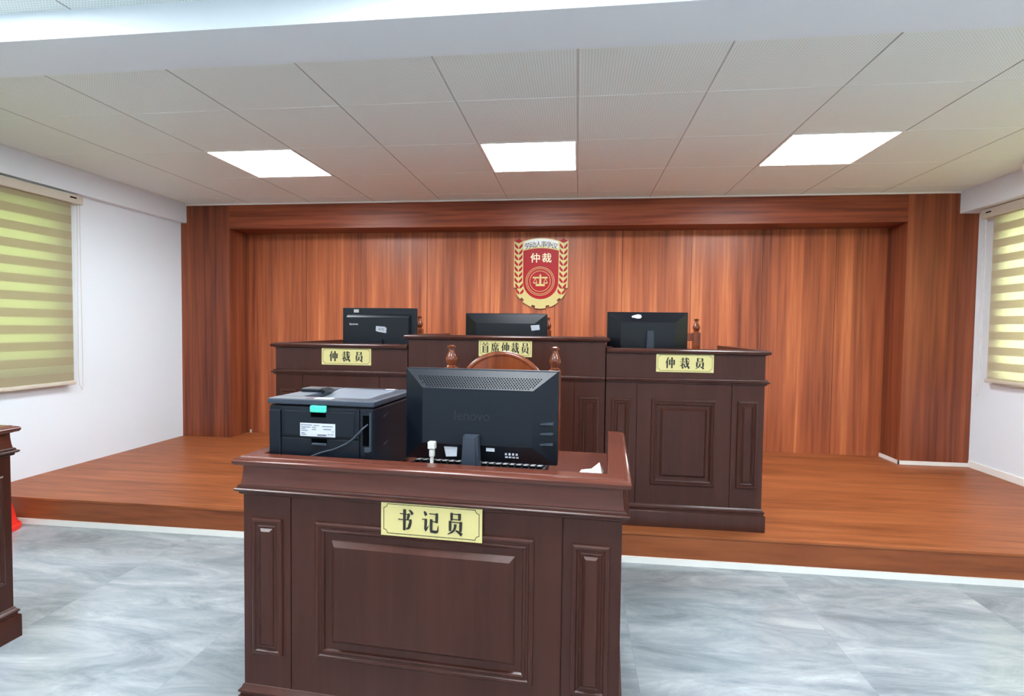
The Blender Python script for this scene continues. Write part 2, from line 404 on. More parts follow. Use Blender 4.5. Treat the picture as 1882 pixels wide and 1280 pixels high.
def ceiling_light(i, j, label, group):
    t = thing('ceiling_light', label, 'ceiling light', (i * .6 + .3, j * .6 + .3, ZC), 0, group)
    b = B(); h = .2985
    for x0, x1, y0, y1 in ((-h, h, -h, -h + .014), (-h, h, h - .014, h), (-h, -h + .014, -h + .014, h - .014), (h - .014, h, -h + .014, h - .014)): box(b, x0, x1, y0, y1, -.003, .0015)
    link('light_frame', b, m_trimw, t)
    b = B(); box(b, -h + .014, h - .014, -h + .014, h - .014, -.001, .0015)
    link('diffuser', b, m_lamp, t)
    return t
ceiling_light(-4, 0, 'square ceiling light panel nearest the left wall', 'square ceiling lights')
ceiling_light(-1, 0, 'square ceiling light panel in the middle, above the crest on the wall', 'square ceiling lights')
ceiling_light(2, 0, 'square ceiling light panel nearest the right wall', 'square ceiling lights')
for i, j in ADDED_REAR:
    ceiling_light(i, j, 'square ceiling light panel on the viewer\'s side of the dropped beam', 'added unseen ceiling lights on the near side of the beam')

# windows
def window(name, x, s, hy0, hy1, hz0, hz1, label):
    """s=-1: left wall (outside is -x), s=+1: right wall"""
    t = bpy.data.objects.new(name, None); COL.objects.link(t); t['kind'] = 'structure'; t['label'] = label; t['category'] = 'window'
    xa, xb = x + s * .10, x + s * .16; x0, x1 = min(xa, xb), max(xa, xb)
    b = B(); f = .05
    box(b, x0, x1, hy0, hy1, hz0, hz0 + f); box(b, x0, x1, hy0, hy1, hz1 - f, hz1); box(b, x0, x1, hy0, hy0 + f, hz0 + f, hz1 - f); box(b, x0, x1, hy1 - f, hy1, hz0 + f, hz1 - f)
    ym = (hy0 + hy1) / 2; box(b, x0, x1, ym - .03, ym + .03, hz0 + f, hz1 - f)
    link('window_frame', b, m_frame, t)
    for y0, y1 in ((hy0 + f, ym - .03), (ym + .03, hy1 - f)):
        b = B(); xm = (x0 + x1) / 2; box(b, xm - .003, xm + .003, y0, y1, hz0 + f, hz1 - f); link('pane', b, m_glass, t)
    b = B(); xi = x - s * .02; xo = x + s * .10; box(b, min(xi, xo), max(xi, xo), hy0, hy1, hz0 - .02, hz0 + .002, .002); link('window_sill', b, m_frame, t)
window('window_1', XL, -1, *WL, 'white framed window behind the blind on the left wall')
window('window_2', XR, 1, *WR, 'white framed window behind the blind on the right wall')

def blind(s, xw, y_end, y_near, zh0, zh1, zb, fab_y, label, m):
    """roller blind; s=+1 stands out to +x (left wall), s=-1 to -x"""
    t = thing('roller_blind', label, 'window blind', (xw, y_end, zh1))
    X = lambda d: xw + s * d
    def bx(b, d0, d1, y0, y1, z0, z1, bev=0., mi=0): box(b, *sorted((X(d0) - xw, X(d1) - xw)), y0 - y_end, y1 - y_end, z0 - zh1, z1 - zh1, bev, mi)
    b = B(); bx(b, .0, .075, y_near, y_end, zh0, zh1, .006)
    link('headrail', b, m_cream, t)
    b = B(); bx(b, .0745, .0765, y_end - .105, y_end - .055, zh0 + .035, zh0 + .045); link('end_slot', b, m_dkhole, t)
    b = B(); bx(b, .048, .0495, y_near + .05, fab_y, zb, zh0 + .004)
    o = link('fabric', b, m, t)
    # fabric bands are measured from the floor
    for v in o.data.vertices: v.co.z += zh1
    o.location = (0, 0, -zh1)
    b = B(); bx(b, .036, .062, y_near + .04, fab_y + .012, zb - .026, zb + .002, .008); link('bottom_rail', b, m_cream, t)
    b = B()
    x1 = X(.058) - xw
    tube(b, spline([(x1, -.035, zh0 - zh1), (x1, -.04, -.6), (x1, -.045, -1.28), (x1, -.03, -1.40), (x1, -.012, -1.36), (x1, -.014, -.7), (x1, -.016, zh0 - zh1)], 6), .0022, 6)
    link('pull_cord', b, m_white_cable, t)
    return t
blind(1, XL, .336, -1.95, 2.086, 2.15, .795, .262, 'striped yellow green roller blind on the left wall', m_blindL)
blind(-1, XR, 1.285, -1.1, 2.095, 2.165, .885, 1.185, 'striped cream roller blind on the right wall', m_blindR)

# ------------------------------------------------------------------ plate lettering (bold brush-print strokes)
GL = {
 '书': [[(12, 78, 4), (62, 77, 4), (70, 82, 4)], [(66, 79, 13), (62, 66, 15), (58, 52, 11)], [(2, 51, 4), (70, 50, 4), (80, 54, 3)], [(76, 51, 14), (73, 34, 16), (66, 16, 16), (56, 8, 8), (48, 12, 3)], [(40, 100, 17), (39, 50, 16), (38, 0, 15)], [(66, 98, 4), (78, 90, 11), (88, 78, 14)]],
 '记': [[(10, 97, 4), (18, 89, 14), (24, 78, 14)], [(0, 59, 4), (18, 60, 4)], [(22, 62, 14), (21, 40, 15), (19, 12, 14)], [(18, 6, 12), (27, 15, 8), (38, 30, 3)], [(42, 88, 4), (84, 87, 4)], [(86, 92, 15), (86, 70, 16), (85, 46, 14)], [(48, 52, 4), (84, 51, 4)], [(54, 62, 15), (53, 35, 16), (53, 8, 15)], [(48, 5, 12), (75, 3, 13), (90, 5, 13)], [(91, 4, 9), (93, 18, 7), (94, 34, 2)]],
 '员': [[(28, 100, 14), (28, 82, 15), (28, 64, 13)], [(28, 95, 4), (74, 94, 4)], [(74, 98, 15), (74, 82, 16), (74, 66, 13)], [(28, 70, 4), (74, 69, 4)], [(20, 62, 15), (20, 40, 16), (20, 14, 14)], [(20, 56, 4), (82, 55, 4)], [(82, 60, 16), (81, 40, 17), (80, 14, 14)], [(50, 47, 15), (47, 28, 14), (34, 12, 10), (6, -2, 3)], [(52, 18, 4), (70, 10, 12), (88, -2, 16)]],
 '仲': [[(32, 102, 10), (24, 78, 12), (14, 60, 8), (2, 46, 2)], [(22, 70, 15), (22, 35, 16), (22, -2, 14)], [(46, 80, 14), (46, 55, 15), (46, 28, 13)], [(46, 75, 4), (92, 74, 4)], [(91, 79, 15), (91, 55, 16), (90, 28, 13)], [(46, 38, 4), (91, 37, 4)], [(69, 102, 16), (69, 50, 16), (69, -2, 15)]],
 '裁': [[(8, 86, 4), (52, 86, 4), (56, 90, 3)], [(29, 101, 13), (29, 84, 13), (29, 68, 11)], [(0, 66, 4), (90, 67, 5), (98, 71, 4)], [(25, 63, 5), (34, 56, 10)], [(4, 50, 4), (56, 51, 4)], [(30, 51, 10), (20, 34, 10), (0, 20, 3)], [(24, 38, 13), (24, 20, 13), (23, 2, 12)], [(22, -2, 10), (34, 4, 7), (46, 14, 3)], [(54, 42, 3), (44, 33, 9)], [(32, 44, 4), (44, 24, 11), (60, 10, 13)], [(62, 102, 14), (64, 70, 15), (71, 36, 16), (86, 6, 15), (94, -3, 8)], [(93, -2, 6), (95, 20, 2)], [(88, 56, 13), (78, 34, 11), (64, 16, 8), (50, 4, 3)], [(72, 98, 4), (80, 91, 10), (88, 82, 12)]],
 '首': [[(24, 101, 5), (36, 88, 13)], [(76, 102, 12), (62, 86, 4)], [(0, 82, 5), (92, 83, 5), (98, 87, 4)], [(52, 82, 11), (45, 68, 6)], [(24, 68, 14), (24, 34, 15), (24, -2, 14)], [(24, 64, 4), (78, 64, 4)], [(78, 69, 15), (78, 34, 16), (78, -2, 14)], [(24, 45, 5), (78, 45, 5)], [(24, 25, 5), (78, 25, 5)], [(24, 4, 5), (78, 4, 5)]],
 '席': [[(46, 102, 6), (54, 91, 13)], [(14, 87, 5), (90, 88, 5), (97, 92, 4)], [(17, 89, 13), (16, 52, 13), (12, 24, 9), (0, 0, 3)], [(22, 69, 5), (96, 70, 5)], [(40, 82, 12), (40, 51, 11)], [(72, 82, 12), (72, 51, 11)], [(40, 54, 5), (72, 54, 5)], [(33, 42, 13), (33, 10, 13)], [(33, 39, 5), (84, 39, 5)], [(84, 43, 14), (84, 20, 14), (80, 8, 12), (70, 12, 4)], [(57, 54, 14), (57, -4, 14)]],
}
def glyph(bm, ch, cx, cz, sx_, sz_, y0, y1):
    for k, st in enumerate(GL[ch]):
        pts = [Vector((p[0], p[1])) for p in st]; w = [p[2] / 2 for p in st]; L = []; R = []
        if len(pts) > 2 and max(w) > 4:      # smooth the heavy curved strokes
            q = spline([(p.x, p.y, ww) for p, ww in zip(pts, w)], 5); pts = [Vector((v.x, v.y)) for v in q]; w = [max(v.z, 1) for v in q]
        for i, p in enumerate(pts):
            t = (pts[min(i + 1, len(pts) - 1)] - pts[max(i - 1, 0)]).normalized(); nn = Vector((-t.y, t.x))
            L.append(p + nn * w[i]); R.append(p - nn * w[i])
        yy = y0 - k * 2e-5
        row = lambda P: [(bm.verts.new((cx + (p.x / 100 - .5) * sx_, yy, cz + (p.y / 100 - .5) * sz_)), bm.verts.new((cx + (p.x / 100 - .5) * sx_, y1, cz + (p.y / 100 - .5) * sz_))) for p in P]
        a, c = row(L), row(R)
        for i in range(len(pts) - 1):
            for q in ((a[i][0], a[i + 1][0], c[i + 1][0], c[i][0]), (a[i][0], a[i][1], a[i + 1][1], a[i + 1][0]), (c[i][0], c[i + 1][0], c[i + 1][1], c[i][1])): bm.faces.new(q)
        bm.faces.new((a[0][0], c[0][0], c[0][1], a[0][1])); bm.faces.new((a[-1][0], a[-1][1], c[-1][1], c[-1][0]))
    return bm

def name_plate(parent, cx, cz, y, text, spacing, gw, gh, w=.297, h=.099):
    """gold plate on the front face at depth y, facing -y"""
    b = B(); box(b, -w / 2, w / 2, -.003, 0, -h / 2, h / 2, .0006, seg=1)
    p = link('name_plate', b, m_gold, parent, loc=(cx, y, cz))
    # border line with scooped corners
    b = B(); ix, iz, c = w / 2 - .0085, h / 2 - .0075, .011
    out = []
    for sx_, sz_, a0 in ((1, 1, 180), (-1, 1, 270), (-1, -1, 0), (1, -1, 90)):
        arc = [(sx_ * ix + c * cos(radians(a0 + 90 * k / 6)), sz_ * iz + c * sin(radians(a0 + 90 * k / 6))) for k in range(7)]
        out += arc[::-1]
    n = len(out); lw = .0009
    for i in range(n):
        p0, p1 = Vector(out[i]), Vector(out[(i + 1) % n]); t = (p1 - p0)
        if t.length < 1e-6: continue
        t.normalize(); nn = Vector((-t.y, t.x)) * lw; p0 = p0 - t * lw * .6; p1 = p1 + t * lw * .6
        v = [b.verts.new((q.x, -.0034, q.y)) for q in (p0 + nn, p1 + nn, p1 - nn, p0 - nn)]; u = [b.verts.new((q.x, -.0028, q.y)) for q in (p0 + nn, p1 + nn, p1 - nn, p0 - nn)]
        b.faces.new(v)
        for k in range(4): b.faces.new((v[k], u[k], u[(k + 1) % 4], v[(k + 1) % 4]))
    link('border_line', b, m_black_ink, p)
    for i, ch in enumerate(text):
        b = B(); glyph(b, ch, (i - (len(text) - 1) / 2) * spacing, 0, gw, gh, -.0045, -.0028); link('character', b, m_black_ink, p)
    return p

# ------------------------------------------------------------------ desks
RAIL = [(-.040, 0.), (.004, 0.), (.012, .004), (.018, .004), (.022, .009), (.023, .016), (.019, .022), (.012, .025), (.006, .0255), (.004, .028), (-.040, .028)]
MOLD = [(0, 0), (.006, 0), (.009, .003), (.009, .008), (.015, .0095), (.019, .013), (.020, .017), (.017, .020), (.012, .0205), (.012, .025), (.009, .029), (0, .030)]
PLTH = [(0, 0), (.016, 0), (.016, .083), (.013, .088), (.008, .090), (.008, .096), (.013, .101), (.013, .106), (.006, .112), (.003, .120), (0, .122)]
FRAME = [(0, 0), (.001, .006), (.006, .009), (.012, .009), (.015, .005), (.020, .005), (.024, .0085), (.029, .006), (.032, .001), (.033, .0006)]
def field(ins, bev): return FRAME + [(ins, .0006), (ins + .0005, .002), (ins + bev, .002 + bev)]

def desk(name, label, loc, rz, w, d, h, zm, seams, panels, worktop, group=None, ol=1., orr=1., plate=None, ml=1., mr=1., cove=True):
    t = thing(name, label, 'desk', loc, rz, group)
    rb = h - .028
    b = B(); zb = .122; g = .0015
    box(b, 0, w, .006, .04, .02, zm + .003)                                     # carcass behind the boards
    xs = [0] + seams + [w]
    for k in range(len(xs) - 1): box(b, xs[k] + (g if k else 0), xs[k + 1] - (g if k < len(xs) - 2 else 0), 0, .0065, .10, zm + .003, .0008, seg=1)
    link('front_panel', b, m_dark, t)
    b = B()
    if cove: sweep_u(b, [(-.04, rb + .001), (0, rb + .001), (.0005, rb - .018), (.002, rb - .036), (.004, rb - .052), (.007, zm + .024), (-.04, zm + .024)], 0, w, 0, d, ol, orr)
    else: box(b, 0, w, .0, .04, zm + .028, rb + .001)
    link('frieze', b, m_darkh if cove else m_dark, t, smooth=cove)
    for xa, xb in ((0, .04), (w - .04, w)):
        b = B(); box(b, xa, xb, .04, d, .02, rb + .001); link('side_panel', b, m_dark, t)
    for xa, xb, za, zb_, ins, bev in panels:
        b = B(); rings_panel(b, xa, xb, za, zb_, field(ins, bev)); link('raised_panel', b, m_dark, t)
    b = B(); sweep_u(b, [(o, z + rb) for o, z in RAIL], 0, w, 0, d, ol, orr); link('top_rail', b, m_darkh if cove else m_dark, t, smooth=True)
    b = B(); sweep_u(b, [(o, z + zm) for o, z in MOLD], 0, w, 0, d, ml, mr); link('molding', b, m_dark, t, smooth=True)
    b = B(); sweep_u(b, PLTH, 0, w, 0, d, ml, mr); link('plinth', b, m_dark, t, smooth=True)
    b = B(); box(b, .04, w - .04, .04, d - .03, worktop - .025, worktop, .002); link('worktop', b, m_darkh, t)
    if plate: name_plate(t, *plate)
    return t

A0 = Vector((-1.00035, -1.75678, 0)); RZ = radians(-3.2531)
ex = Vector((cos(RZ), sin(RZ), 0)); ey = Vector((-sin(RZ), cos(RZ), 0))
OFF = .020
def clerk(x, y, z): return A0 + ex * x + ey * y + Vector((0, 0, z))
CW = 1.1646 - 2 * OFF
WT = .745
desk('clerk_desk', 'dark wood desk in front carrying the printer, gold plate on its panel', clerk(OFF, OFF, 0), RZ, CW, .665, .825, .710,
     [.157, CW - .157], [(.030, .131, .222, .640, .025, .012), (.238, .890, .232, .643, .052, .015), (CW - .131, CW - .030, .222, .640, .025, .012)], WT,
     plate=(.597, .673, -.0095, '书记员', .072, .050, .060))
desk('party_desk', 'dark wood desk cut off at the edge of the picture, beside the red cone', (-2.127, -2.60, 0), pi / 2, 1.15, .65, .825, .710,
     [.157, 1.15 - .157], [(.030, .131, .222, .640, .025, .012), (.238, .912, .232, .643, .052, .015), (1.15 - .131, 1.15 - .030, .222, .640, .025, .012)], .745)
BY = -.300
def bench(name, label, x0, x1, h, ol, orr, plate, ml, mr):
    w = x1 - x0; s = .165
    za, zb = .226, .690
    return desk(name, label, (x0, BY, PL), 0, w, .82, h, .775, [s, w - s],
                [(.030, .135, za, zb, .025, .010), (w / 2 - .168, w / 2 + .168, za, zb, .048, .012) if w < 1 else (.27, w - .27, za, zb, .048, .012), (w - .135, w - .030, za, zb, .025, .010)],
                h - .21, None, ol, orr, plate, ml, mr, False)
bench('arbitrator_desk', 'lower dark wood desk on the platform, left of the tall middle one', -1.730, -.936, .960, 1, 0, (.432, .886, .0, '仲裁员', .077, .052, .056), 1, 0)
bench('chief_desk', 'tallest dark wood desk in the middle of the platform with a five character gold plate', -.930, .170, 1.018, 1, 1, (.552, .951, .0, '首席仲裁员', .0555, .047, .056), 0, 0)
bench('arbitrator_desk', 'lower dark wood desk on the platform, right of the tall middle one', .176, .996, .960, 0, 1, (.411, .886, .0, '仲裁员', .077, .052, .056), 0, 1)

# ------------------------------------------------------------------ chairs
FIN = [(.020, 0), (.021, .006), (.017, .010), (.019, .014), (.025, .030), (.026, .040), (.021, .054), (.014, .068), (.012, .080), (.012, .086), (.018, .088), (.019, .096), (.013, .098), (.006, .101)]
def make_chair(label, loc, rz):
    """back stands at local y=0, the seat reaches to -y"""
    t = thing('wooden_chair', label, 'chair', loc, rz, 'carved wooden chairs behind the desks')
    hw = .2285
    for s in (-1, 1):
        b = B(); x = s * hw; box(b, x - .026, x + .026, -.026, .026, .0, 1.046, .004)
        rings_panel(b, x - .016, x + .016, .56, .955, [(0, 0), (.001, .003), (.006, .003), (.008, .0005)], -.026)
        link('back_post', b, m_chair, t)
        b = B(); lathe(b, FIN, x, 0, 1.044, 20); link('finial', b, m_chair, t, smooth=True)
        b = B(); box(b, x - .022, x + .022, -.44, -.396, 0, .42, .004); link('leg', b, m_chair, t)
        b = B(); box(b, x - .012, x + .012, -.40, -.02, .16, .20, .003); link('stretcher', b, m_chair, t)
    b = B(); box(b, -hw + .02, hw - .02, -.018, .018, .985, 1.040, .004); link('top_rail', b, m_chair, t)
    # arched crest: moulded rim round a plain board
    R, zc = .193, .911 + .004; a0 = math.acos((1.036 - zc) / R); N = 24
    arc = [(R * sin(-a0 + 2 * a0 * k / N), zc + R * cos(-a0 + 2 * a0 * k / N)) for k in range(N + 1)]
    b = B(); prism(b, arc, 'xz', -.010, .010); link('crest_board', b, m_chair, t, smooth=True)
    b = B(); tube(b, [(x, 0, z) for x, z in arc], .0135, 10); link('crest_rim', b, m_chair, t, smooth=True)
    b = B(); box(b, -hw + .02, hw - .02, -.015, .015, .56, .61, .004); link('lower_rail', b, m_chair, t)
    b = B(); box(b, -.10, .10, -.009, .009, .61, .985, .003); rings_panel(b, -.07, .07, .66, .93, [(0, 0), (.001, .006), (.012, .006), (.016, .001)], -.009); link('splat', b, m_chair, t)
    b = B(); box(b, -hw - .01, hw + .01, -.45, .01, .40, .44, .005); link('seat_frame', b, m_chair, t)
    b = B(); box(b, -hw + .01, hw - .01, -.44, -.03, .44, .485, .016, seg=4); link('seat', b, m_seat, t, smooth=True)
    return t
chair0 = make_chair('carved wooden chair behind the clerk desk, its arched back above the large monitor', clerk(.6505, .85, 0), RZ)
def place_chair(x, y, label, rz=0.):
    c = copy_tree(chair0); c.location = (x, y, PL); c.rotation_euler = (0, 0, rz); c['label'] = label; return c
place_chair(-1.412, .75, 'carved wooden chair mostly hidden behind the branded monitor of the leftmost platform desk')
place_chair(-.430, .75, 'carved wooden chair mostly hidden behind the monitor of the tallest desk')
place_chair(.638, .75, 'carved wooden chair with a post and rail showing beside the rightmost monitor')

# ------------------------------------------------------------------ monitors
def frustum(bm, x0, x1, z0, z1, y0, X0, X1, Z0, Z1, y1, back=True):
    a = [bm.verts.new(p) for p in ((x0, y0, z0), (x1, y0, z0), (x1, y0, z1), (x0, y0, z1))]
    c = [bm.verts.new(p) for p in ((X0, y1, Z0), (X1, y1, Z0), (X1, y1, Z1), (X0, y1, Z1))]
    for k in range(4): bm.faces.new((a[k], a[(k + 1) % 4], c[(k + 1) % 4], c[k]))
    bm.faces.new(c)
    if back: bm.faces.new(a[::-1])

def stand(t, x, ztop, zbot, y, wt, wb, m):
    """zbot is the table top, local to the thing"""
    b = B(); prism(b, [(x - wb / 2, zbot + .012), (x + wb / 2, zbot + .012), (x + wt / 2, ztop), (x - wt / 2, ztop)], 'xz', y - .014, y + .014)
    prism(b, [(x - wb / 2 + .010, zbot + .02), (x + wb / 2 - .010, zbot + .02), (x + wt / 2 - .007, ztop - .004), (x - wt / 2 + .007, ztop - .004)], 'xz', y - .018, y - .013)
    link('stand_neck', b, m, t)
    b = B(); prism(b, [(x + .11 * cos(k * pi / 14), y + .03 + .085 * sin(k * pi / 14)) for k in range(28)], 'xy', zbot, zbot + .013); link('stand_base', b, m, t, smooth=True)

def monitor_body(t, w, h, zb, mrim, mback, ix, top, bot, dep, yb=0.):
    """screen faces +y, back bulges to -y; panel bottom at zb"""
    b = B(); box(b, -w / 2, w / 2, yb, yb + .022, zb, zb + h, .004); link('bezel', b, mrim, t)
    b = B(); box(b, -w / 2 + .014, w / 2 - .014, yb + .0215, yb + .0235, zb + .02, zb + h - .014); link('screen', b, m_screen, t)
    b = B(); frustum(b, -w / 2 + .003, w / 2 - .003, zb + .003, zb + h - .003, yb + .001, -w / 2 + ix, w / 2 - ix, zb + bot, zb + h - top, yb - dep)
    link('back_cover', b, mback, t)

# large monitor on the clerk desk
mx_, my_ = .7085, .205
t = thing('computer_monitor', 'large black monitor seen from behind on the front desk, with a perforated top edge', 'monitor', clerk(mx_, my_, WT), RZ, 'black computer monitors')
MZ = .055; MW, MH = .489, .291
monitor_body(t, MW, MH, MZ, m_black, m_black, .072, .058, .062, .045)
# rows of vent holes on the sloping upper face
b = B(); yA, zA = .001, MZ + MH - .003; yB, zB = -.045, MZ + MH - .058
nrm = Vector((0, zB - zA, yA - yB)).normalized(); nrm = Vector((0, -abs(nrm.y), abs(nrm.z)))
for r in range(7):
    f = .40 + .55 * r / 6.5; yy, zz = yA + (yB - yA) * f, zA + (zB - zA) * f
    half = MW / 2 - .003 - (.069) * f - .012; n_ = int(half / .0088)
    for k in range(-n_, n_ + 1):
        x = k * .0088 + (.0044 if r % 2 else 0)
        if abs(x) > half: continue
        c = Vector((x, yy, zz)) + nrm * .0008; u = Vector((1, 0, 0)); v = Vector((0, yB - yA, zB - zA)).normalized()
        b.faces.new([b.verts.new(c + u * 0.0023 * cos(q * pi / 3) + v * .0023 * sin(q * pi / 3)) for q in range(6)])
link('vent_holes', b, m_dkhole, t)
b = B()
for k, z in enumerate((.196, .166, .134)):
    prism(b, [(.178, MZ + z - .062), (.232, MZ + z - .060), (.232, MZ + z - .0655), (.178, MZ + z - .0665)], 'xz', -.031 + .0, -.004)
link('side_ribs', b, m_grey, t)
b = B(); box(b, -.150, -.127, -.062, -.040, MZ + .045, MZ + .068, .003); box(b, -.146, -.130, -.060, -.044, MZ + .020, MZ + .045, .004)
link('power_plug', b, m_white_cable, t)
b = B(); prism(b, [(-.105, MZ + .052), (-.062, MZ + .055), (-.064, MZ + .022), (-.098, MZ + .020)], 'xz', -.0365, -.0330)
link('sticker', b, m_label, t); b = B()
prism(b, [(.030, MZ + .054), (.056, MZ + .054), (.056, MZ + .044), (.030, MZ + .044)], 'xz', -.0410, -.0370)
link('sticker', b, m_label, t)
b = B()
for k in range(4): box(b, .088 + .011 * k, .094 + .011 * k, -.036, -.032, MZ + .034, MZ + .040); box(b, .088 + .011 * k, .096 + .011 * k, -.033, -.029, MZ + .025, MZ + .029)
link('certification_marks', b, m_label, t)
b = B(); text_into(b, 'lenovo', .042, (-.015, -.0452, MZ + .150), 0, .0003); link('embossed_mark', b, mat('embossed_plastic', lin(14, 21, 31), .5), t)
stand(t, -.012, .150, 0, -.058, .044, .060, m_grey)
tubeb = B(); tube(tubeb, spline([(-.138, -.052, MZ + .022), (-.140, -.055, .03), (-.15, -.04, .008), (-.17, .03, .005)], 6), .0055, 8); link('power_cable', tubeb, m_white_cable, t, smooth=True)

def bench_monitor(x0, x1, ztop, h, y, zt, label):
    t = thing('computer_monitor', label, 'monitor', ((x0 + x1) / 2, y, zt), 0, 'black computer monitors')
    return t, x1 - x0, ztop - h - zt
# branded monitor, left
tl, w, zb = bench_monitor(-1.480, -.991, 1.339, .300, .05, PL + .75, 'black monitor with white brand lettering and a handwritten sticker, on the leftmost platform desk')
b = B(); box(b, -w / 2, w / 2, 0, .022, zb, zb + .300, .004); link('bezel', b, m_black, tl)
b = B(); box(b, -w / 2 + .014, w / 2 - .014, .0215, .0235, zb + .02, zb + .286); link('screen', b, m_screen, tl)
b = B(); frustum(b, -w / 2 + .034, w / 2 - .038, zb + .02, zb + .260, .001, -w / 2 + .040, w / 2 - .044, zb + .026, zb + .240, -.03); link('back_cover', b, m_black, tl)
b = B(); text_into(b, 'lenovo', .021, (-w / 2 + .087, -.0304, zb + .196), 0, .0004, .0004); link('brand_lettering', b, m_label, tl)
b = B(); box(b, -w / 2 + .075, -w / 2 + .108, -.0006, .001, zb + .270, zb + .290); link('asset_sticker', b, m_silver, tl)
b = B(); prism(b, [(.024 + dx, zb + .165 + dz) for dx, dz in ((-.034, .020), (.022, .016), (.034, .008), (.032, -.024), (-.022, -.016), (-.036, -.010))], 'xz', -.0312, -.0296)
s_ = link('number_sticker', b, m_label, tl)
b = B()
for pts in (((-.018, .008), (-.006, -.008)), ((-.008, .008), (-.018, -.008)), ((.000, .004), (.003, -.008), (.008, -.004), (.006, .006), (.000, .004)), ((.012, .004), (.018, .006), (.013, -.010), (.021, -.011))):
    tube(b, [(.024 + p[0], -.0316, zb + .166 + p[1]) for p in pts], .0012, 5)
link('handwriting', b, m_black_ink, s_)
b = B(); text_into(b, 'think', .011, (w / 2 - .067, -.0304, zb + .116), 0, .0003); link('corner_mark', b, mat('brass_print', lin(150, 120, 80), .5), tl)
stand(tl, 0, zb + .1, 0, -.034, .07, .09, m_black)
# middle
tm, w, zb = bench_monitor(-.676, -.167, 1.312, .300, .05, PL + .808, 'black monitor showing above the tallest middle desk')
monitor_body(tm, w, .300, zb, m_blackg, m_blackg, .074, .062, .06, .045)
b = B(); prism(b, [(w / 2 - .098 + dx, zb + .205 + dz) for dx, dz in ((0, .022), (.052, .026), (.056, -.004), (.006, -.010))], 'xz', -.0465, -.0440); link('sticker', b, m_label, tm)
stand(tm, 0, zb + .08, 0, -.05, .05, .06, m_black)
# right
tr, w, zb = bench_monitor(.195, .668, 1.327, .295, .05, PL + .75, 'black monitor with a torn white sticker near its top edge, on the rightmost platform desk')
monitor_body(tr, w, .295, zb, m_blackg, m_blackg, .078, .062, .055, .045)
b = B(); nr = Vector((0, -.059, .045)).normalized()
for k in range(12): pass
pts = [(.0, .010), (.014, .014), (.030, .010), (.034, -.004), (.026, -.016), (.008, -.018), (-.006, -.012), (-.022, -.010), (-.024, .000), (-.012, .006)]
c0 = Vector((-.070, -.019, zb + .295 - .026)); vv = Vector((0, .045, .059)).normalized()
A = [b.verts.new(c0 + Vector((p[0], 0, 0)) + vv * p[1] + nr * .0016) for p in pts]; b.faces.new(A)
C = [b.verts.new(c0 + Vector((p[0], 0, 0)) + vv * p[1] + nr * .0002) for p in pts]
for k in range(len(pts)): b.faces.new((A[k], C[k], C[(k + 1) % len(pts)], A[(k + 1) % len(pts)]))
link('torn_sticker', b, m_label, tr)
b = B()
for k in range(3): box(b, w / 2 - .066, w / 2 - .016, -.02, -.002, zb + .080 + .02 * k, zb + .084 + .02 * k)
link('side_ribs', b, m_blackg, tr)
stand(tr, .012, zb + .185, 0, -.052, .036, .058, m_grey)

# ------------------------------------------------------------------ printer
PX, PY = .054, .092
t = thing('laser_printer', 'black laser printer with a turquoise tab, on the front desk', 'printer', clerk(PX, PY, WT), RZ)
PW, PH, PD = .352, .248, .33
b = B(); box(b, 0, PW, .004, PD, .008, PH - .022, .006)
for x in (.03, PW - .03):
    for y in (.04, PD - .04): box(b, x - .012, x + .012, y - .012, y + .012, 0, .010)
link('body', b, m_black, t)
b = B()                                                    # lid with a sunken output tray
box(b, -.002, PW + .002, -.002, .060, PH - .018, PH, .004); box(b, -.002, .085, .060, PD, PH - .018, PH, .004); box(b, PW - .050, PW + .002, .060, PD, PH - .018, PH, .004); box(b, .085, PW - .050, PD - .03, PD, PH - .018, PH, .004)
link('lid', b, m_grey, t)
b = B(); prism(b, [(.060, PH - .030), (.060, PH - .045), (PD - .03, PH - .004), (PD - .03, PH - .001)], 'yz', .085, PW - .050)
link('output_tray', b, mat('tray_grey_gloss', lin(120, 128, 138), .2), t)
b = B(); box(b, .005, .082, .17, .235, PH - .002, PH + .012, .005); prism(b, [(.082, PH + .010), (.098, PH + .004), (.094, PH - .004), (.082, PH - .004)], 'xz', .17, .235)
link('control_panel', b, m_black, t)
b = B(); box(b, .148, .205, .012, .040, PH + .0002, PH + .0012); link('warning_label', b, m_label, t)
b = B(); box(b, .122, .150, .010, .042, PH + .0002, PH + .0010); link('dark_label', b, mat('maroon_print', lin(70, 40, 46), .5), t)
b = B(); box(b, .26, .292, PD - .036, PD - .014, PH + .0002, PH + .0012); link('small_label', b, m_label, t)
# rear face: cover with lines
b = B(); box(b, .046, .306, -.001, .010, .131, PH - .026, .002); link('rear_cover', b, m_black, t)
b = B(); box(b, .046, .306, -.001, .010, .010, .127, .002); box(b, .004, .043, -.002, .010, .02, PH - .036, .003); box(b, .309, PW - .002, -.001, .010, .012, PH - .026, .002)
link('corner_panels', b, m_black, t)
b = B(); box(b, .058, .290, -.0035, .0, .136, .212, .002); link('duplex_flap', b, m_black, t)
b = B(); box(b, .147, .199, -.010, .002, .209, .230, .003); link('release_tab', b, m_green, t)
b = B(); box(b, .148, .198, -.0042, -.001, .194, .210); link('finger_recess', b, m_dkhole, t)
b = B(); box(b, .148, .200, -.0016, .0, .114, .127); link('finger_recess', b, m_dkhole, t)
b = B(); box(b, .150, .199, -.004, .0, .106, .114, .002); link('grip_lip', b, m_grey, t)
b = B(); box(b, .112, .229, -.0045, -.003, .134, .175); lb = link('rating_label', b, m_label, t)
b = B()
box(b, .116, .120, -.0049, -.0044, .1670, .1710)
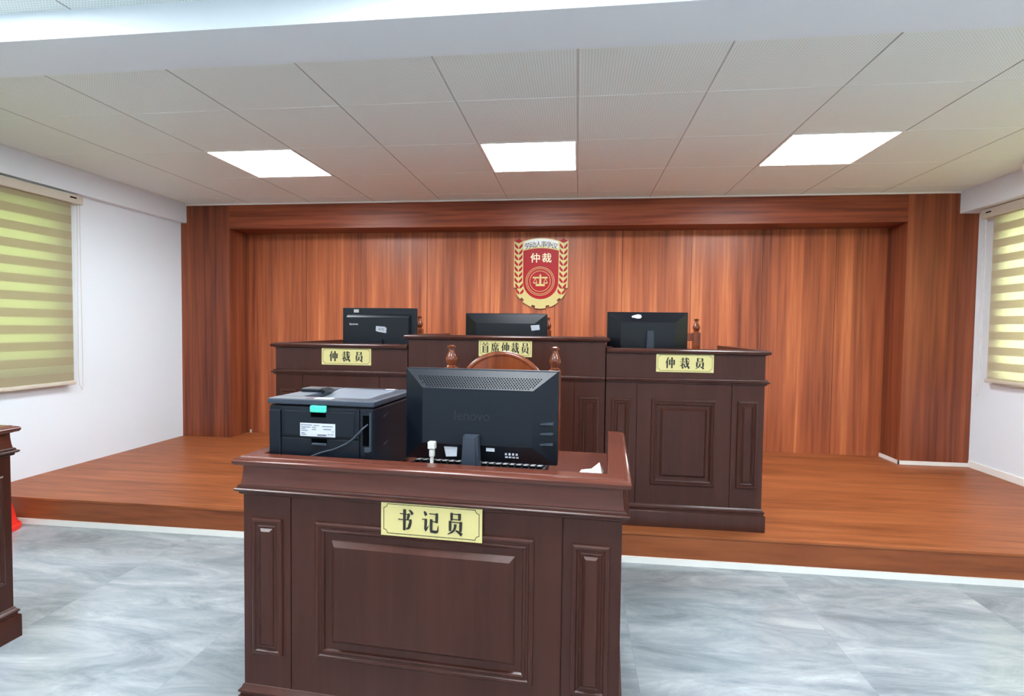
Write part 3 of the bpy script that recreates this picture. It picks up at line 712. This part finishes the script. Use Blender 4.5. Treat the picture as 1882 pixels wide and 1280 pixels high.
for x0, x1, z in ((.122, .152, .169), (.158, .176, .1685), (.186, .222, .167), (.116, .146, .1625), (.152, .166, .1625), (.116, .130, .1575), (.152, .166, .156), (.190, .216, .158), (.116, .138, .152), (.116, .128, .144), (.116, .134, .1395), (.170, .200, .1405), (.170, .200, .138), (.204, .212, .142), (.215, .223, .142), (.220, .224, .151)):
    box(b, x0, x1, -.0049, -.0044, z - .001, z + .001)
link('fine_print', b, m_ink, lb)
b = B(); box(b, .318, .341, -.0016, .001, .112, .205); link('socket_recess', b, m_dkhole, t)
b = B(); box(b, .341, .346, -.007, .002, .096, .215, .001); box(b, .324, .341, -.005, .0, .092, .108, .002); link('socket_frame', b, m_grey, t)
b = B()
for z in (.10, .19): prism(b, [(.075, z), (.105, z + .008), (.105, z + .0095), (.075, z + .0015)], 'yz', PW - .001, PW + .0006)
link('side_grip', b, m_grey, t)
o = B(); tube(o, spline([(.334, -.001, .178), (.322, -.014, .165), (.285, -.020, .128), (.240, -.020, .104), (.190, -.018, .088), (.150, -.016, .070), (.128, -.012, .040), (.120, -.010, .004)], 8), .0028, 8)
c = link('signal_cable', o, m_grey, t, smooth=True)

# ------------------------------------------------------------------ keyboard and papers on the clerk desk
t = thing('keyboard', 'black keyboard with white glints painted on its marked keys, lying under the large monitor', 'keyboard', clerk(.455, .272, WT), RZ)
b = B(); prism(b, [(0, 0), (.145, 0), (.145, .012), (0, .024)], 'yz', 0, .45); link('case', b, m_black, t)
b = B()
for r in range(6):
    for k in range(19):
        y = .010 + r * .0215; z = .0245 - y * .083; x = .012 + k * .0228 + (r % 3) * .002
        box(b, x, x + .0195, y, y + .0180, z - .002, z + .006, .0015, seg=1)
link('keycaps', b, m_blackg, t)
b = B()
for r in range(6):
    for k in range(19):
        y = .010 + r * .0215; z = .0245 - y * .083; x = .012 + k * .0228 + (r % 3) * .002
        box(b, x + .003, x + .0165, y + .004, y + .015, z + .0060, z + .0064)
link('key_glint_marks', b, m_label, t)  # pale keytop patches paint the whitish glints together with the markings
b = B(); v = [b.verts.new(p) for p in ((0, 0, .001), (.075, 0, .001), (.080, .045, .001), (.006, .05, .001), (.066, .030, .034), (.040, .028, .012))]
for f in ((0, 1, 5), (1, 4, 5), (1, 2, 4), (2, 3, 5), (2, 5, 4), (3, 0, 5)): b.faces.new([v[k] for k in f])
o = link('paper_sheet', b, m_paper); o.location = clerk(1.012, .335, WT + .001); o.rotation_euler = (0, 0, RZ)
sm = o.modifiers.new('thickness', 'SOLIDIFY'); sm.thickness = .0008
tag(o, 'crumpled white paper sheet on the front desk, beside the large monitor', 'paper')

# ------------------------------------------------------------------ crest on the panelled wall
K = .000623
EC = Vector((-.3235, YR, 1.652))
t = thing('wall_emblem', 'red and gold shield shaped crest on the wood wall', 'emblem', (EC.x, EC.y, EC.z))
U = lambda u, v: ((u - 600) * K, (780 - v) * K)
out = [U(205, 195), U(340, 195)] + [U(600 + 260 * k / 8 * 1., 195 - 45 * (1 - (k / 8) ** 2)) for k in range(-8, 9)][1:-1] + [U(860, 195), U(995, 195), U(995, 868)]
Rg = 398
def P(a, r): return U(600 + r * cos(radians(a)), 780 + r * sin(radians(a)))
ang = 15.
for c0 in (18, 45, 74, 106, 135, 162):
    for k in range(4): 
        a = ang + (c0 - 4.2 - ang) * k / 4
        if a > 13: out.append(P(a, Rg if c0 != 18 else Rg - 6))
    out += [P(c0 - 4.2, Rg), P(c0 - 4.0, Rg - 34), P(c0 + 4.0, Rg - 34), P(c0 + 4.2, Rg)]; ang = c0 + 4.2
out += [U(205, 868)]
b = B(); prism(b, out, 'xz', -.022, -.004); link('base_plate', b, m_goldedge, t)
sh = [U(340, 335)] + [U(600 + 260 * k / 8, 335 - 38 * (1 - (k / 8) ** 2)) for k in range(-7, 8)] + [U(860, 335)] + [U(600 + 258 * cos(radians(a)), 782 + 258 * sin(radians(a))) for a in range(0, 181, 10)]
b = B(); prism(b, sh, 'xz', -.025, -.020); link('shield_field', b, m_red, t)
band = [U(344, 310)] + [U(600 + 256 * k / 8, 310 - 38 * (1 - (k / 8) ** 2)) for k in range(-7, 8)] + [U(856, 310), U(850, 205)] + [U(600 + 250 * k / 8, 205 - 45 * (1 - (k / 8) ** 2)) for k in range(7, -8, -1)] + [U(350, 205)]
b = B(); prism(b, band, 'xz', -.024, -.020); bd = link('title_band', b, m_silver, t)
b = B()
for i, ch in enumerate('劳动人事争议'):
    q = (i - 2.5) * 78; x, z = U(600 + q, 246 + (q / 250) ** 2 * 42)
    text_into(b, ch, .060, (x, -.0245, z), radians(q * .055), .0008); text_into(b, ch, .060, (x + .0014, -.0246, z), radians(q * .055), .0008)
link('lettering', b, mat('grey_lettering', lin(70, 62, 60), .5), bd)
b = B()
for ch, u in (('仲', 517), ('裁', 683)):
    x, z = U(u, 450); text_into(b, ch, .092, (x, -.0255, z), 0, .0012, .0)
    text_into(b, ch, .092, (x + .0018, -.0256, z), 0, .0012, .0)
link('lettering', b, mat('cream_lettering', lin(250, 236, 190), .4), t)
b = B()
cx_, cz_ = U(592, 778)
for r in (208, 186, 150):
    r0, r1 = (r - 3) * K, (r + 3) * K; N = 60
    for k in range(N):
        a, c = 2 * pi * k / N, 2 * pi * (k + 1) / N
        q = [(cx_ + rr * cos(th), -.0262, cz_ + rr * sin(th)) for rr, th in ((r0, a), (r1, a), (r1, c), (r0, c))]; q2 = [(x, -.0248, z) for x, y, z in q]
        v = [b.verts.new(x) for x in q]; u = [b.verts.new(x) for x in q2]; b.faces.new(v); b.faces.new((v[1], u[1], u[2], v[2])); b.faces.new((v[3], u[3], u[0], v[0]))
link('rings', b, m_goldedge, t)
b = B()
for poly in ([(585, 680), (607, 680), (612, 820), (580, 820)], [(530, 820), (662, 820), (662, 850), (530, 850)], [(485, 715), (578, 715), (578, 738), (485, 738)], [(614, 715), (700, 715), (700, 738), (614, 738)],
             [(518, 735), (524, 735), (500, 800), (492, 800)], [(518, 735), (524, 735), (552, 800), (544, 800)], [(488, 798), (556, 798), (545, 812), (498, 812)],
             [(668, 735), (674, 735), (650, 800), (642, 800)], [(668, 735), (674, 735), (702, 800), (694, 800)], [(638, 798), (706, 798), (695, 812), (648, 812)]):
    prism(b, [U(*p) for p in poly], 'xz', -.027, -.0245)
link('balance_scale', b, m_goldedge, t)
for s in (-1, 1):
    b = B()
    for k in range(9):
        u0, v0 = (272 if s < 0 else 928), 262 + k * 83
        sh_ = 0 if k < 7 else (k - 6) * 12 * (1 if s < 0 else -1)
        u0 += sh_
        for q in (-1, 1):
            leaf = [(0, 30), (8, 8), (26, -10), (44, -34), (50, -10), (46, 12), (26, 32), (4, 40)]
            prism(b, [U(u0 + q * (2 + p[0] * 1.12), v0 + p[1] * 1.15) for p in leaf], 'xz', -.0245, -.020)
    link('wheat_ear', b, m_red, t)
    b = B(); c_ = 272 if s < 0 else 928
    prism(b, [U(c_ - 62, 195), U(c_, 160), U(c_ + 62, 195), U(c_, 226)], 'xz', -.0245, -.020); link('tip', b, m_red, t)

# ------------------------------------------------------------------ small things
t = thing('traffic_cone', 'red plastic cone on the floor, half hidden behind a desk', 'cone', (-3.335, -.54, 0))
b = B(); lathe(b, [(.115, 0), (.116, .006), (.116, .024), (.108, .03)], 0, 0, 0, 28); link('base', b, m_cone, t)
b = B(); lathe(b, [(.102, 0), (.094, .03), (.020, .38), (.012, .385)], 0, 0, .03, 28); link('body', b, m_cone, t, smooth=True)
b = B(); box(b, -.008, .008, -.008, 0, 0, .032, .003)
o = link('cable_clip', b, m_white_cable); o.location = (-3.19 + .03, 1.66, PL); tag(o, 'small white cable clip at the foot of the recessed wood wall', 'cable clip')
# air conditioner end on the right bulkhead
t = thing('air_conditioner', 'white wall air conditioner end at the picture edge, under the ceiling', 'air conditioner', (2.99, .60, 2.205))
pr = [(0, 0), (-.085, .0), (-.14, .030), (-.165, .075), (-.165, .105), (-.155, .115), (0, .115)]
b = B(); prism(b, pr, 'xz', -.80, 0); link('casing', b, mat('white_plastic', lin(236, 236, 236), .35), t)
b = B(); prism(b, [(-.095, .004), (-.138, .030), (-.132, .034), (-.092, .010)], 'xz', -.76, -.04); link('louvre', b, m_grey, t)
